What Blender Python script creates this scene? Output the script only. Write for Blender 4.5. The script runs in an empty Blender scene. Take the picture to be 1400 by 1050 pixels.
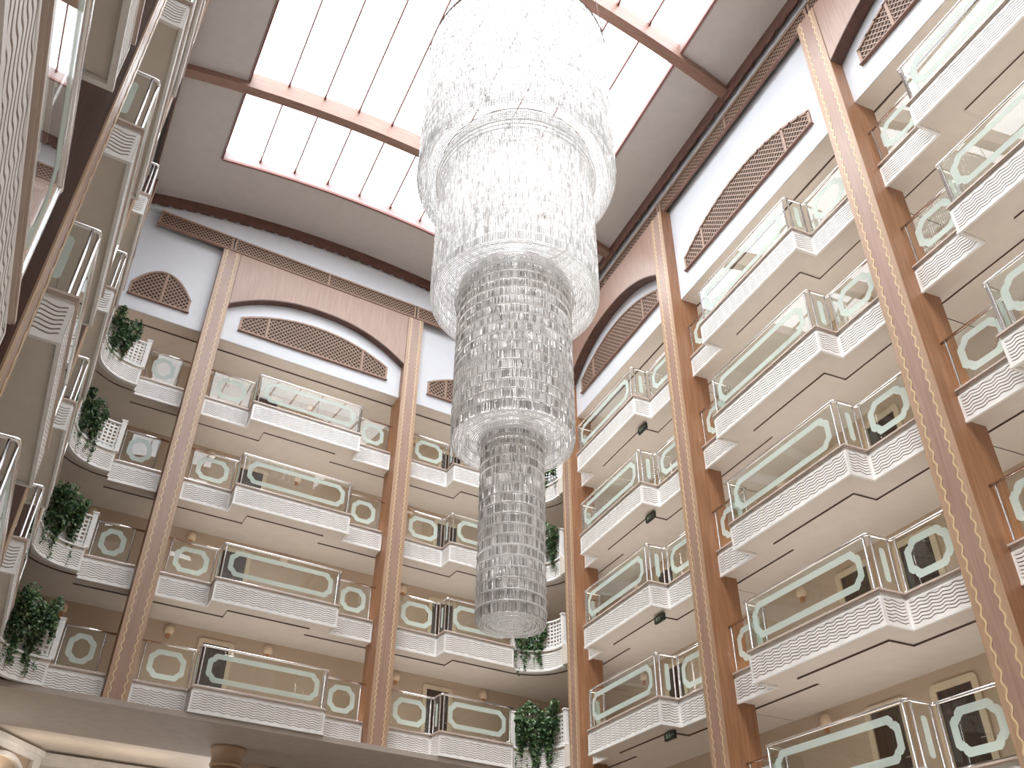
import bpy, math, random
from math import sin, cos, pi, radians, sqrt, atan2
from mathutils import Vector, Matrix
random.seed(7)
S = bpy.context.scene
COL = S.collection
CAM_H = 1.6                     # eye height over the lobby floor
H = 3.3                         # storey height
ZR0 = 18.1425 + CAM_H           # top handrail, top storey
ZF0 = 16.21 + CAM_H             # underside of the parapet, top storey
TB = radians(6.686)             # the back wall is a little out of square
FLOORS = ['top floor', 'second floor down', 'third floor down', 'fourth floor down', 'fifth floor down']

# ------------------------------------------------------------------ materials
def new_mat(name):
    m = bpy.data.materials.new(name); m.use_nodes = True
    nt = m.node_tree; b = nt.nodes['Principled BSDF']
    return m, nt, b
def N(nt, t, **kw):
    n = nt.nodes.new(t)
    for k, v in kw.items(): setattr(n, k, v)
    return n
def plain(name, col, rough=0.6, metal=0.0, var=0.06, scale=3.0, bump=0.0, bscale=60):
    m, nt, b = new_mat(name)
    b.inputs['Roughness'].default_value = rough; b.inputs['Metallic'].default_value = metal
    tc = N(nt, 'ShaderNodeTexCoord'); no = N(nt, 'ShaderNodeTexNoise'); no.inputs['Scale'].default_value = scale
    no.inputs['Detail'].default_value = 4
    nt.links.new(tc.outputs['Object'], no.inputs['Vector'])
    r = N(nt, 'ShaderNodeValToRGB')
    r.color_ramp.elements[0].position = 0.3; r.color_ramp.elements[1].position = 0.7
    r.color_ramp.elements[0].color = (*[c * (1 - var) for c in col], 1); r.color_ramp.elements[1].color = (*[min(1, c * (1 + var)) for c in col], 1)
    nt.links.new(no.outputs['Fac'], r.inputs['Fac']); nt.links.new(r.outputs['Color'], b.inputs['Base Color'])
    if bump:
        n2 = N(nt, 'ShaderNodeTexNoise'); n2.inputs['Scale'].default_value = bscale
        nt.links.new(tc.outputs['Object'], n2.inputs['Vector'])
        bp = N(nt, 'ShaderNodeBump'); bp.inputs['Strength'].default_value = bump; bp.inputs['Distance'].default_value = 0.01
        nt.links.new(n2.outputs['Fac'], bp.inputs['Height']); nt.links.new(bp.outputs['Normal'], b.inputs['Normal'])
    return m
def wood(name, c1, c2, rough=0.38, grain=(14, 14, 0.5), spec=0.5):
    m, nt, b = new_mat(name)
    b.inputs['Roughness'].default_value = rough
    b.inputs['Specular IOR Level'].default_value = spec
    tc = N(nt, 'ShaderNodeTexCoord'); mp = N(nt, 'ShaderNodeMapping'); mp.inputs['Scale'].default_value = grain
    no = N(nt, 'ShaderNodeTexNoise'); no.inputs['Scale'].default_value = 1.6; no.inputs['Detail'].default_value = 7; no.inputs['Distortion'].default_value = 0.6
    r = N(nt, 'ShaderNodeValToRGB')
    r.color_ramp.elements[0].position = 0.32; r.color_ramp.elements[1].position = 0.7
    r.color_ramp.elements[0].color = (*c1, 1); r.color_ramp.elements[1].color = (*c2, 1)
    L = nt.links.new
    L(tc.outputs['Object'], mp.inputs['Vector']); L(mp.outputs['Vector'], no.inputs['Vector']); L(no.outputs['Fac'], r.inputs['Fac']); L(r.outputs['Color'], b.inputs['Base Color'])
    return m
def stripes(name, c1, c2, rough=0.75, freq=9.0):
    m, nt, b = new_mat(name); b.inputs['Roughness'].default_value = rough
    tc = N(nt, 'ShaderNodeTexCoord'); mp = N(nt, 'ShaderNodeMapping')
    wv = N(nt, 'ShaderNodeTexWave', wave_type='BANDS', bands_direction='X', wave_profile='SIN'); wv.inputs['Scale'].default_value = freq
    wv.inputs['Distortion'].default_value = 0.0
    r = N(nt, 'ShaderNodeValToRGB'); r.color_ramp.elements[0].position = 0.35; r.color_ramp.elements[1].position = 0.65
    r.color_ramp.elements[0].color = (*c1, 1); r.color_ramp.elements[1].color = (*c2, 1)
    L = nt.links.new
    L(tc.outputs['Object'], mp.inputs['Vector']); L(mp.outputs['Vector'], wv.inputs['Vector']); L(wv.outputs['Fac'], r.inputs['Fac']); L(r.outputs['Color'], b.inputs['Base Color'])
    return m
def glass(name, tint, refl_boost=1.0):
    m = bpy.data.materials.new(name); m.use_nodes = True; nt = m.node_tree; nt.nodes.clear()
    out = N(nt, 'ShaderNodeOutputMaterial'); mix = N(nt, 'ShaderNodeMixShader'); tr = N(nt, 'ShaderNodeBsdfTransparent'); gl = N(nt, 'ShaderNodeBsdfGlossy')
    tr.inputs['Color'].default_value = (*tint, 1); gl.inputs['Roughness'].default_value = 0.0; gl.inputs['Color'].default_value = (1, 1, 1, 1)
    fr = N(nt, 'ShaderNodeFresnel'); fr.inputs['IOR'].default_value = 1.5
    mu = N(nt, 'ShaderNodeMath', operation='MULTIPLY'); mu.inputs[1].default_value = refl_boost; mu.use_clamp = True
    ge = N(nt, 'ShaderNodeNewGeometry'); inv = N(nt, 'ShaderNodeMath', operation='SUBTRACT'); inv.inputs[0].default_value = 1.0
    m2 = N(nt, 'ShaderNodeMath', operation='MULTIPLY')
    L = nt.links.new
    L(ge.outputs['Backfacing'], inv.inputs[1]); L(inv.outputs['Value'], m2.inputs[0]); L(mu.outputs['Value'], m2.inputs[1])
    L(fr.outputs['Fac'], mu.inputs[0]); L(m2.outputs['Value'], mix.inputs['Fac']); L(tr.outputs['BSDF'], mix.inputs[1]); L(gl.outputs['BSDF'], mix.inputs[2]); L(mix.outputs['Shader'], out.inputs['Surface'])
    return m
def frosted(name, col, alpha=0.75):
    m = bpy.data.materials.new(name); m.use_nodes = True; nt = m.node_tree; nt.nodes.clear()
    out = N(nt, 'ShaderNodeOutputMaterial'); mix = N(nt, 'ShaderNodeMixShader'); tr = N(nt, 'ShaderNodeBsdfTransparent')
    m2 = N(nt, 'ShaderNodeMixShader'); di = N(nt, 'ShaderNodeBsdfDiffuse'); tl = N(nt, 'ShaderNodeBsdfTranslucent')
    for n in (di, tl): n.inputs['Color'].default_value = (*col, 1)
    m2.inputs['Fac'].default_value = 0.4; mix.inputs['Fac'].default_value = alpha
    L = nt.links.new
    L(di.outputs['BSDF'], m2.inputs[1]); L(tl.outputs['BSDF'], m2.inputs[2]); L(tr.outputs['BSDF'], mix.inputs[1]); L(m2.outputs['Shader'], mix.inputs[2]); L(mix.outputs['Shader'], out.inputs['Surface'])
    return m
def crystal(name, lo, hi, transl=0.45):
    m = bpy.data.materials.new(name); m.use_nodes = True; nt = m.node_tree; b = nt.nodes['Principled BSDF']
    out = nt.nodes['Material Output']
    ge = N(nt, 'ShaderNodeNewGeometry'); r = N(nt, 'ShaderNodeValToRGB')
    r.color_ramp.elements[0].color = (*lo, 1); r.color_ramp.elements[1].color = (*hi, 1); r.color_ramp.elements[1].position = 0.75
    b.inputs['Roughness'].default_value = 0.12; b.inputs['Specular IOR Level'].default_value = 0.9
    tl = N(nt, 'ShaderNodeBsdfTranslucent'); mix = N(nt, 'ShaderNodeMixShader'); mix.inputs['Fac'].default_value = transl
    L = nt.links.new
    L(ge.outputs['Random Per Island'], r.inputs['Fac']); L(r.outputs['Color'], b.inputs['Base Color']); L(r.outputs['Color'], tl.inputs['Color'])
    L(b.outputs['BSDF'], mix.inputs[1]); L(tl.outputs['BSDF'], mix.inputs[2]); L(mix.outputs['Shader'], out.inputs['Surface'])
    return m
def leafmat(name):
    m, nt, b = new_mat(name); b.inputs['Roughness'].default_value = 0.38
    ge = N(nt, 'ShaderNodeNewGeometry'); r = N(nt, 'ShaderNodeValToRGB')
    r.color_ramp.elements[0].color = (0.025, 0.06, 0.025, 1); r.color_ramp.elements[1].color = (0.20, 0.30, 0.12, 1)
    e = r.color_ramp.elements.new(0.7); e.color = (0.06, 0.13, 0.045, 1)
    nt.links.new(ge.outputs['Random Per Island'], r.inputs['Fac']); nt.links.new(r.outputs['Color'], b.inputs['Base Color'])
    return m
def emis(name, col, st):
    m, nt, b = new_mat(name); b.inputs['Base Color'].default_value = (*col, 1)
    b.inputs['Emission Color'].default_value = (*col, 1); b.inputs['Emission Strength'].default_value = st
    return m
M = dict(
    plaster=plain('white plaster', (0.85, 0.835, 0.815), 0.55, bump=0.05),
    groove=plain('taupe groove colour', (0.50, 0.44, 0.40), 0.7),  # groove faces in one taupe, darker than the panel plaster
    cap=plain('rosy stone coping', (0.60, 0.49, 0.43), 0.4),
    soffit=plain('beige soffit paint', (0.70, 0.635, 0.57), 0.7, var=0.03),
    riser=plain('dark brown soffit riser', (0.10, 0.065, 0.05), 0.6),  # side faces of the dropped inner soffit in dark brown
    upper=plain('cool white wall paint', (0.66, 0.67, 0.70), 0.6, var=0.02),
    ceil=plain('taupe ceiling paint', (0.56, 0.52, 0.485), 0.8, var=0.03),
    wall=stripes('striped taupe wallpaper', (0.50, 0.385, 0.285), (0.57, 0.445, 0.335)),
    wood=wood('red brown wood veneer', (0.24, 0.11, 0.055), (0.36, 0.18, 0.095), grain=(10, 10, 0.5)),
    woodmid=wood('mauve brown wood veneer', (0.31, 0.19, 0.145), (0.40, 0.26, 0.20), rough=0.33),
    woodtan=wood('tan wood veneer', (0.37, 0.235, 0.15), (0.465, 0.31, 0.205), rough=0.35),
    gold=plain('pale gold inlay', (0.66, 0.50, 0.29), 0.4, 0.0, var=0.05),
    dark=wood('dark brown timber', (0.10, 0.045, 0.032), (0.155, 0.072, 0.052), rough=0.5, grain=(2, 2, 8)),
    beam=wood('brown beam timber', (0.235, 0.125, 0.09), (0.31, 0.175, 0.13), rough=0.45, grain=(1, 8, 8)),
    lattice=plain('light brown lattice wood', (0.36, 0.235, 0.17), 0.5),
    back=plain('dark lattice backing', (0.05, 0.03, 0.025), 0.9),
    chrome=plain('polished steel', (0.86, 0.84, 0.84), 0.16, 1.0, var=0.02),
    glass=glass('clear balcony glass', (0.95, 0.975, 0.965), 1.35),
    frost=frosted('frosted aqua glass', (0.74, 0.86, 0.82), 0.70),
    pane=glass('skylight glass', (0.97, 0.985, 1.0), 1.0),
    mull=plain('red brown glazing bar', (0.22, 0.07, 0.055), 0.5),
    doorwood=wood('very dark door veneer', (0.035, 0.022, 0.017), (0.07, 0.045, 0.033), rough=0.3),
    doorframe=plain('cream door frame', (0.66, 0.55, 0.40), 0.5),
    shade=plain('cream sconce shade', (0.78, 0.62, 0.45), 0.6),
    bracket=plain('amber bracket', (0.50, 0.22, 0.09), 0.4),
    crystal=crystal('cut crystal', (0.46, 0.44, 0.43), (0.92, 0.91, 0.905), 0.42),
    crystal_skylit=crystal('sky-brightened crystal', (0.72, 0.71, 0.71), (0.99, 0.99, 0.99), 0.62),  # upper tiers' crystal made paler, skylight glare put into its colour
    bead=crystal('clear crystal bead', (0.92, 0.90, 0.90), (1.0, 1.0, 1.0), 0.30),
    reveal=plain('pale rose reveal paint', (0.34, 0.26, 0.25), 0.6),
    shaft_shaded=wood('shade-darkened column veneer', (0.07, 0.035, 0.025), (0.11, 0.055, 0.04)),  # left wall shade put into the colour of its column shafts
    hoop=plain('brown metal hoop', (0.16, 0.085, 0.07), 0.5, 0.0),
    leaf=leafmat('ivy leaf'),
    stem=plain('ivy stem', (0.10, 0.09, 0.04), 0.7),
    signbox=plain('black sign housing', (0.02, 0.025, 0.022), 0.4),
    signglyph=plain('pale green sign glyph', (0.30, 0.42, 0.34), 0.5),
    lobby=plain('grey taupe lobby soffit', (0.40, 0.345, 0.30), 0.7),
    marble=plain('cream marble floor', (0.50, 0.46, 0.41), 0.35, var=0.06, scale=0.6),
    capital=plain('tan stone column', (0.42, 0.28, 0.18), 0.5),
    frame_dark=plain('black picture frame', (0.03, 0.02, 0.018), 0.4),
    canvas=plain('beige mounted print', (0.58, 0.50, 0.38), 0.8, var=0.15),
)

# ------------------------------------------------------------------ mesh helpers
class MB:
    def __init__(s): s.v = []; s.f = []; s.m = []; s.sm = []
    def add(s, vs, fs, mi=0, smooth=False):
        o = len(s.v); s.v += [tuple(x) for x in vs]
        for f in fs: s.f.append([i + o for i in f]); s.m.append(mi); s.sm.append(smooth)
        return s
    def box(s, x0, x1, y0, y1, z0, z1, mi=0):
        v = [(x0, y0, z0), (x1, y0, z0), (x1, y1, z0), (x0, y1, z0), (x0, y0, z1), (x1, y0, z1), (x1, y1, z1), (x0, y1, z1)]
        return s.add(v, [(3, 2, 1, 0), (4, 5, 6, 7), (0, 1, 5, 4), (1, 2, 6, 5), (2, 3, 7, 6), (3, 0, 4, 7)], mi)
    def prism(s, poly, z0, z1, mi=0, side=None):
        n = len(poly); a = sum(poly[i][0] * poly[(i + 1) % n][1] - poly[(i + 1) % n][0] * poly[i][1] for i in range(n))
        if a < 0: poly = poly[::-1]
        v = [(x, y, z0) for x, y in poly] + [(x, y, z1) for x, y in poly]
        s.add(v, [list(range(n))[::-1], list(range(n, 2 * n))], mi)
        s.add(v, [(i, (i + 1) % n, n + (i + 1) % n, n + i) for i in range(n)], mi if side is None else side)
        return s
    def front(s, poly, y0, y1, mi=0):
        """polygon in x,z extruded from y0 to y1"""
        n = len(poly); a = sum(poly[i][0] * poly[(i + 1) % n][1] - poly[(i + 1) % n][0] * poly[i][1] for i in range(n))
        if a < 0: poly = poly[::-1]
        v = [(x, y0, z) for x, z in poly] + [(x, y1, z) for x, z in poly]
        return s.add(v, [list(range(n)), list(range(n, 2 * n))[::-1]] + [(i, n + i, n + (i + 1) % n, (i + 1) % n) for i in range(n)], mi)
    def bar(s, a, b, w, h, up=(0, 0, 1), mi=0):
        a = Vector(a); b = Vector(b); d = (b - a).normalized(); u = Vector(up); x = d.cross(u)
        if x.length < 1e-6: x = d.cross(Vector((1, 0, 0)))
        x.normalize(); u = x.cross(d).normalized()
        v = [p + x * (sx * w / 2) + u * (sz * h / 2) for p in (a, b) for sx, sz in ((-1, -1), (1, -1), (1, 1), (-1, 1))]
        return s.add(v, [(0, 1, 2, 3), (7, 6, 5, 4), (0, 4, 5, 1), (1, 5, 6, 2), (2, 6, 7, 3), (3, 7, 4, 0)], mi)
    def tube(s, pts, r, n=8, closed=False, mi=0):
        pts = [Vector(p) for p in pts]; m = len(pts); rings = []
        for i, p in enumerate(pts):
            if closed: t = pts[(i + 1) % m] - pts[i - 1]
            else: t = pts[min(i + 1, m - 1)] - pts[max(i - 1, 0)]
            t.normalize(); u = Vector((0, 0, 1)) if abs(t.z) < 0.95 else Vector((1, 0, 0))
            x = t.cross(u).normalized(); y = x.cross(t)
            rings.append([p + x * (r * cos(2 * pi * k / n)) + y * (r * sin(2 * pi * k / n)) for k in range(n)])
        v = [q for R in rings for q in R]; f = []
        for i in range(m if closed else m - 1):
            j = (i + 1) % m
            for k in range(n): f.append((i * n + k, i * n + (k + 1) % n, j * n + (k + 1) % n, j * n + k))
        if not closed: f += [list(range(n))[::-1], [(m - 1) * n + k for k in range(n)]]
        return s.add(v, f, mi, True)
    def lathe(s, prof, n=24, c=(0, 0), mi=0):
        v = [(c[0] + r * cos(2 * pi * k / n), c[1] + r * sin(2 * pi * k / n), z) for r, z in prof for k in range(n)]; m = len(prof)
        f = [(i * n + k, i * n + (k + 1) % n, (i + 1) * n + (k + 1) % n, (i + 1) * n + k) for i in range(m - 1) for k in range(n)]
        f += [list(range(n))[::-1], [(m - 1) * n + k for k in range(n)]]
        return s.add(v, f, mi, True)
    def mesh(s, name, mats):
        me = bpy.data.meshes.new(name); me.from_pydata(s.v, [], s.f); me.update()
        for m in (mats if isinstance(mats, (list, tuple)) else [mats]): me.materials.append(m)
        me.polygons.foreach_set('material_index', s.m); me.polygons.foreach_set('use_smooth', s.sm); me.update()
        return me
def link(name, data, parent=None, loc=(0, 0, 0), rz=0.0):
    o = bpy.data.objects.new(name, data); COL.objects.link(o)
    o.location = loc; o.rotation_euler = (0, 0, rz)
    if parent: o.parent = parent
    return o
def tag(o, label, cat, group=None):
    o['label'] = label; o['category'] = cat
    if group: o['group'] = group
    return o
def thing(name, label, cat, loc=(0, 0, 0), rz=0.0, group=None): return tag(link(name, None, None, loc, rz), label, cat, group)
def struct(name, mb, mats, loc=(0, 0, 0), rz=0.0):
    o = link(name, mb.mesh(name, mats), None, loc, rz); o['kind'] = 'structure'; return o
def copy_tree(o, parent=None):
    c = o.copy(); COL.objects.link(c)
    if parent: c.parent = parent
    for ch in list(o.children): copy_tree(ch, c)
    return c

# ------------------------------------------------------------------ the three facades as frames: local x along the wall (left to right as seen), local y outwards, z up
class Frame:
    def __init__(s, o, rz): s.o = Vector((o[0], o[1], 0)); s.rz = rz; s.e = Vector((cos(rz), sin(rz), 0)); s.n = Vector((-sin(rz), cos(rz), 0))
    def at(s, a, off=0.0, z=0.0): return s.o + s.e * a + s.n * off + Vector((0, 0, z))
XR = 12.6314
BACK = Frame((0, 24.6834), TB)
RIGHT = Frame((XR, 0), -pi / 2)
LEFT = Frame((-2.03, 9.05), pi / 2 + math.atan(1 / 7.75))
WALLNAME = {id(BACK): 'back wall', id(RIGHT): 'right wall', id(LEFT): 'left wall'}

# ------------------------------------------------------------------ wavy plaster panel
HP = 0.75
def wavy_panel(L, z0=0.05, z1=0.605, border=0.055, y=0.0, mb=None, tf=None, ng=7, depth=0.018):
    """grooved panel along x from 0 to L, face looking to -y"""
    mb = mb or MB(); tf = tf or (lambda x, y, z: (x, y, z))
    nx = max(8, int(L / 0.030)); xi0, xi1 = border, L - border; zi0, zi1 = z0 + border * 0.7, z1 - border * 0.7
    xs = [xi0 + (xi1 - xi0) * i / nx for i in range(nx + 1)]; sp = (zi1 - zi0) / ng; hw = 0.17 * sp
    rows = [(zi0, 0, 0)]
    for g in range(ng):
        c = zi0 + sp * (g + 0.5)
        rows += [(c - hw, 0, 1), (c - hw * 0.45, depth, 1), (c + hw * 0.45, depth, 1), (c + hw, 0, 1)]
    rows.append((zi1, 0, 0)); V = []
    for z, d, wv in rows:
        for x in xs:
            e = min(1.0, (x - xi0) / 0.03, (xi1 - x) / 0.03)
            t = x / 0.28
            V.append(tf(x, y + d * max(0.0, e), z + wv * sp * 0.25 * (cos(2 * pi * t) + 0.2 * cos(4 * pi * t + 1) + 0.25 * cos(2 * pi * t * 0.31 + z * 9))))
    n = nx + 1; o = len(mb.v); mb.v += V
    for k in range(len(rows) - 1):
        g = 1 if k > 0 and k < len(rows) - 2 and (k - 1) % 4 < 3 else 0
        for i in range(nx):
            mb.f.append([o + k * n + i, o + k * n + i + 1, o + (k + 1) * n + i + 1, o + (k + 1) * n + i]); mb.m.append(g); mb.sm.append(False)
    for x0, x1, za, zb in ((0, L, z0, zi0), (0, L, zi1, z1), (0, xi0, zi0, zi1), (xi1, L, zi0, zi1)):
        m = max(1, int((x1 - x0) / 0.12))
        for i in range(m):
            p, q = x0 + (x1 - x0) * i / m, x0 + (x1 - x0) * (i + 1) / m
            mb.add([tf(p, y - 0.004, za), tf(q, y - 0.004, za), tf(q, y - 0.004, zb), tf(p, y - 0.004, zb)], [(0, 1, 2, 3)])
    return mb
def seg_frame(a, b):
    """transform for a parapet segment from plan point a to b (outer face on its right-hand side = towards the atrium)"""
    dx, dy = b[0] - a[0], b[1] - a[1]; L = sqrt(dx * dx + dy * dy); ex, ey = dx / L, dy / L
    return L, (lambda x, y, z: (a[0] + ex * x - ey * y, a[1] + ey * x + ex * y, z))
def offset_path(pts, d):
    """offset an open polyline by d to its right (towards the atrium)"""
    out = []
    for i, p in enumerate(pts):
        ns = []
        for a, b in ((i - 1, i), (i, i + 1)):
            if 0 <= a and b < len(pts):
                dx, dy = pts[b][0] - pts[a][0], pts[b][1] - pts[a][1]; L = sqrt(dx * dx + dy * dy); ns.append((dy / L, -dx / L))
        if len(ns) == 1: n = ns[0]; out.append((p[0] + n[0] * d, p[1] + n[1] * d))
        else:
            k = d / (1 + ns[0][0] * ns[1][0] + ns[0][1] * ns[1][1]); out.append((p[0] + (ns[0][0] + ns[1][0]) * k, p[1] + (ns[0][1] + ns[1][1]) * k))
    return out
def ribbon(mb, path, d0, d1, z0, z1, mi=0):
    """solid band between two offsets of a path"""
    A = offset_path(path, d0); B = offset_path(path, d1)
    for i in range(len(path) - 1): mb.prism([A[i], A[i + 1], B[i + 1], B[i]], z0, z1, mi)
    return mb
def round_path(pts, r=0.05):
    out = [pts[0]]
    for i in range(1, len(pts) - 1):
        p = Vector(pts[i]); a = (Vector(pts[i - 1]) - p).normalized(); b = (Vector(pts[i + 1]) - p).normalized()
        for t in (0, 0.5, 1): out.append(tuple(p + a * r * (1 - t) ** 2 + b * r * t ** 2))
    out.append(pts[-1]); return out

MESH = {}
def cached(key, fn):
    if key not in MESH: MESH[key] = fn()
    return MESH[key]
FO = 0.04                                  # parapet face stands this far in front of the rail
def parapet_parts(root, path, key):
    """parts of one balcony parapet, local coordinates, z=0 at its underside"""
    face = offset_path(path, FO)
    nseg = len(path) - 1
    for i in range(nseg):
        def mk(i=i):
            L, tf = seg_frame(face[i], face[i + 1]); mb = wavy_panel(L, tf=tf)
            return mb.mesh('wavy_panel', [M['plaster'], M['groove']])
        link('wavy_panel', cached((key, 'p', i), mk), root)
    def mk_body():
        mb = MB(); ribbon(mb, path, FO - 0.022, -0.05, 0.062, 0.72); return mb.mesh('parapet_core', M['plaster'])
    link('parapet_core', cached((key, 'body'), mk_body), root)
    def mk_cap():
        mb = MB(); ribbon(mb, path, FO + 0.03, -0.10, 0.715, 0.755); ribbon(mb, path, FO + 0.012, -0.08, 0.69, 0.715); return mb.mesh('coping', M['cap'])
    c = link('coping', cached((key, 'cap'), mk_cap), root); c['label'] = 'rosy stone coping'
    def mk_lip():
        mb = MB(); ribbon(mb, path, FO + 0.016, FO - 0.04, 0.0, 0.055); return mb.mesh('base_moulding', M['plaster'])
    link('base_moulding', cached((key, 'lip'), mk_lip), root)
ZRAIL = ZR0 - ZF0
def scoop_octagon(x0, x1, z0, z1, c, scoop):
    """rectangle with cut corners; scoop bites a small concave notch out of each cut"""
    P = []
    for cx, cz, sx, sz in ((x0, z0, 1, 1), (x1, z0, -1, 1), (x1, z1, -1, -1), (x0, z1, 1, -1)):
        a = (cx, cz + sz * c); b = (cx + sx * c, cz)
        m = (cx + sx * c * scoop, cz + sz * c * scoop)
        pts = [a, (cx + sx * c * (scoop * 0.55), cz + sz * c * (0.5 + scoop * 0.25)), m, (cx + sx * c * (0.5 + scoop * 0.25), cz + sz * c * (scoop * 0.55)), b]
        if (sx * sz) < 0: pts = pts[::-1]
        P += pts
    return P
def frost_band(w, zlo, zhi):
    """octagonal frosted band centred on x=0"""
    mb = MB(); band = 0.15
    hx = w / 2 - (0.14 if w < 2.5 else 0.13); z0 = zlo + 0.115; z1 = zhi - 0.115
    A = scoop_octagon(-hx, hx, z0, z1, 0.215, 0.585); B = scoop_octagon(-hx + band, hx - band, z0 + band, z1 - band, 0.15, 0.53)
    n = len(A)
    for y, fl in ((-0.0095, False), (0.0095, True)):
        v = [(x, y, z) for x, z in A] + [(x, y, z) for x, z in B]
        f = [(i, (i + 1) % n, n + (i + 1) % n, n + i) for i in range(n)]
        mb.add(v, [q[::-1] for q in f] if fl else f)
        break
    return mb
def railing_parts(root, path, key, panes=None, lead=(0.0, 0.0)):
    z0, z1 = 0.80, 1.875
    def mk_rail():
        mb = MB(); pts = round_path([(x, y, ZRAIL) for x, y in path], 0.05); mb.tube(pts, 0.032, 8)
        return mb.mesh('handrail', M['chrome'])
    link('handrail', cached((key, 'rail'), mk_rail), root)
    def mk_low():
        mb = MB()
        for i in range(len(path) - 1):
            a, b = path[i], path[i + 1]; mb.bar((a[0], a[1], 0.772), (b[0], b[1], 0.772), 0.05, 0.034)
        return mb.mesh('bottom_rail', M['chrome'])
    link('bottom_rail', cached((key, 'low'), mk_low), root)
    for i in range(len(path) - 1):
        a = Vector(path[i]); b = Vector(path[i + 1]); L = (b - a).length; e = (b - a) / L; ang = atan2(e.y, e.x)
        in0 = 0.09 if i > 0 else 0.09 + lead[0]; in1 = 0.09 if i < len(path) - 2 else 0.09 + lead[1]
        for t in (in0, L - in1):
            def mk_post():
                mb = MB(); mb.lathe([(0.036, 0.757), (0.036, 0.775), (0.024, 0.78), (0.024, ZRAIL - 0.02)], 10); return mb.mesh('post', M['chrome'])
            q = a + e * t; link('post', cached('post', mk_post), root, (q.x, q.y, 0))
        w = L - in0 - in1 - 0.05; mid = a + e * ((in0 + L - in1) / 2)
        def mk_pane(w=w):
            mb = MB(); mb.box(-w / 2, w / 2, -0.006, 0.006, z0, z1); return mb.mesh('glass_pane', M['glass'])
        p = link('glass_pane', cached((round(w, 3), 'pane'), mk_pane), root, (mid.x, mid.y, 0), ang)
        def mk_frost(w=w):
            if w > 0.8: return frost_band(w, z0, z1).mesh('frosted_band', M['frost'])
            mb = MB(); pts = []
            for k in range(13):
                t = pi * k / 12; pts.append((0.07 * cos(t), 1.62 + 0.07 * sin(t)))
            for k in range(13):
                t = pi + pi * k / 12; pts.append((0.07 * cos(t), 1.02 + 0.07 * sin(t)))
            mb.add([(x, -0.0095, z) for x, z in pts], [list(range(len(pts)))]); return mb.mesh('frosted_band', M['frost'])
        f = link('frosted_band', cached((round(w, 3), 'frost'), mk_frost), p); f['label'] = 'pale aqua frosted band on the clear glass'

# bay plan: s of the bay centre, half-length of the projecting front, left / right reach of the recessed ends
PJ = 0.61
def bay_path(hl, l, r): return [(-l, PJ), (-hl, PJ), (-hl, 0.0), (hl, 0.0), (hl, PJ), (r, PJ)]
BAYS = [
    # frame, key, centre s, half, left reach, right reach, place words, rows
    (BACK, 'M', 2.989, 1.945, 3.55, 3.40, 'wide bay between the back wall columns', (0, 1, 2, 3)),
    (RIGHT, 'P', -21.249, 1.936, 2.841, 3.699, 'right wall bay beside the corner column', (0, 1, 2, 3)),
    (RIGHT, 'Q', -13.491, 1.952, 3.403, 3.645, 'middle bay of the right wall', (0, 1, 2, 3, 4)),
    (RIGHT, 'R', -5.709, 1.936, 3.485, 3.54, 'nearest bay of the right wall', (0, 1, 2, 3)),
    (LEFT, 'U', 1.955, 1.955, 3.53, 3.53, 'left wall bay behind the near column', (0, 1, 2, 3, 4)),
    (LEFT, 'W', 9.765, 1.955, 3.53, 3.53, 'left wall bay by the ivy corner', (0, 1, 2, 3, 4)),
    (LEFT, 'K', -5.895, 1.955, 3.53, 3.57, 'closest left wall bay', (2, 3, 4)),
]
GD = 2.62                                     # gallery depth behind the rail line
def rowz(k): return ZF0 - H * k
for fr, key, s, hl, l, r, words, rows in BAYS:
    path = bay_path(hl, l, r)
    for k in rows:
        base = fr.at(s, 0, rowz(k))
        t = thing('balcony_parapet', 'wavy-grooved white parapet, %s, %s' % (FLOORS[k], words), 'balcony', base, fr.rz, 'balcony parapets of the ' + WALLNAME[id(fr)])
        parapet_parts(t, path, key)
        t = thing('glass_railing', 'chrome and glass railing, %s, %s' % (FLOORS[k], words), 'railing', base, fr.rz, 'glass railings of the ' + WALLNAME[id(fr)])
        railing_parts(t, path, key, lead=(0.02, 0.12) if fr is not BACK else (0.03, 0.06))
# end bay of the back wall (right of its second column) that runs into the planted corner
sN0, sN1 = 8.731 / cos(TB), 11.33 / cos(TB); sNl = 7.09 / cos(TB)
NP = [(sNl, PJ), (sN0, PJ), (sN0, 0.0), (sN1, 0.0)]
AL0, AL1 = -2.83, -1.30                       # short recessed stretch left of the first back wall column
AP = [(AL0, PJ), (AL1, PJ)]
for k in range(4):
    base = BACK.at(0, 0, rowz(k))
    t = thing('balcony_parapet', 'wavy-grooved white parapet, %s, back wall right of the second column' % FLOORS[k], 'balcony', base, TB, 'balcony parapets of the back wall')
    parapet_parts(t, NP, 'N')
    t = thing('glass_railing', 'glass railing, %s, back wall right of the second column' % FLOORS[k], 'railing', base, TB, 'glass railings of the back wall')
    railing_parts(t, NP, 'N')
    t = thing('balcony_parapet', 'short wavy white parapet, %s, back wall left of the first column' % FLOORS[k], 'balcony', base, TB, 'balcony parapets of the back wall')
    parapet_parts(t, AP, 'A')
    t = thing('glass_railing', 'one-pane glass railing, %s, back wall left of the first column' % FLOORS[k], 'railing', base, TB, 'glass railings of the back wall')
    railing_parts(t, [(AL0 + 0.09, PJ), (AL1, PJ)], 'A', lead=(0.0, 0.18))

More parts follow.
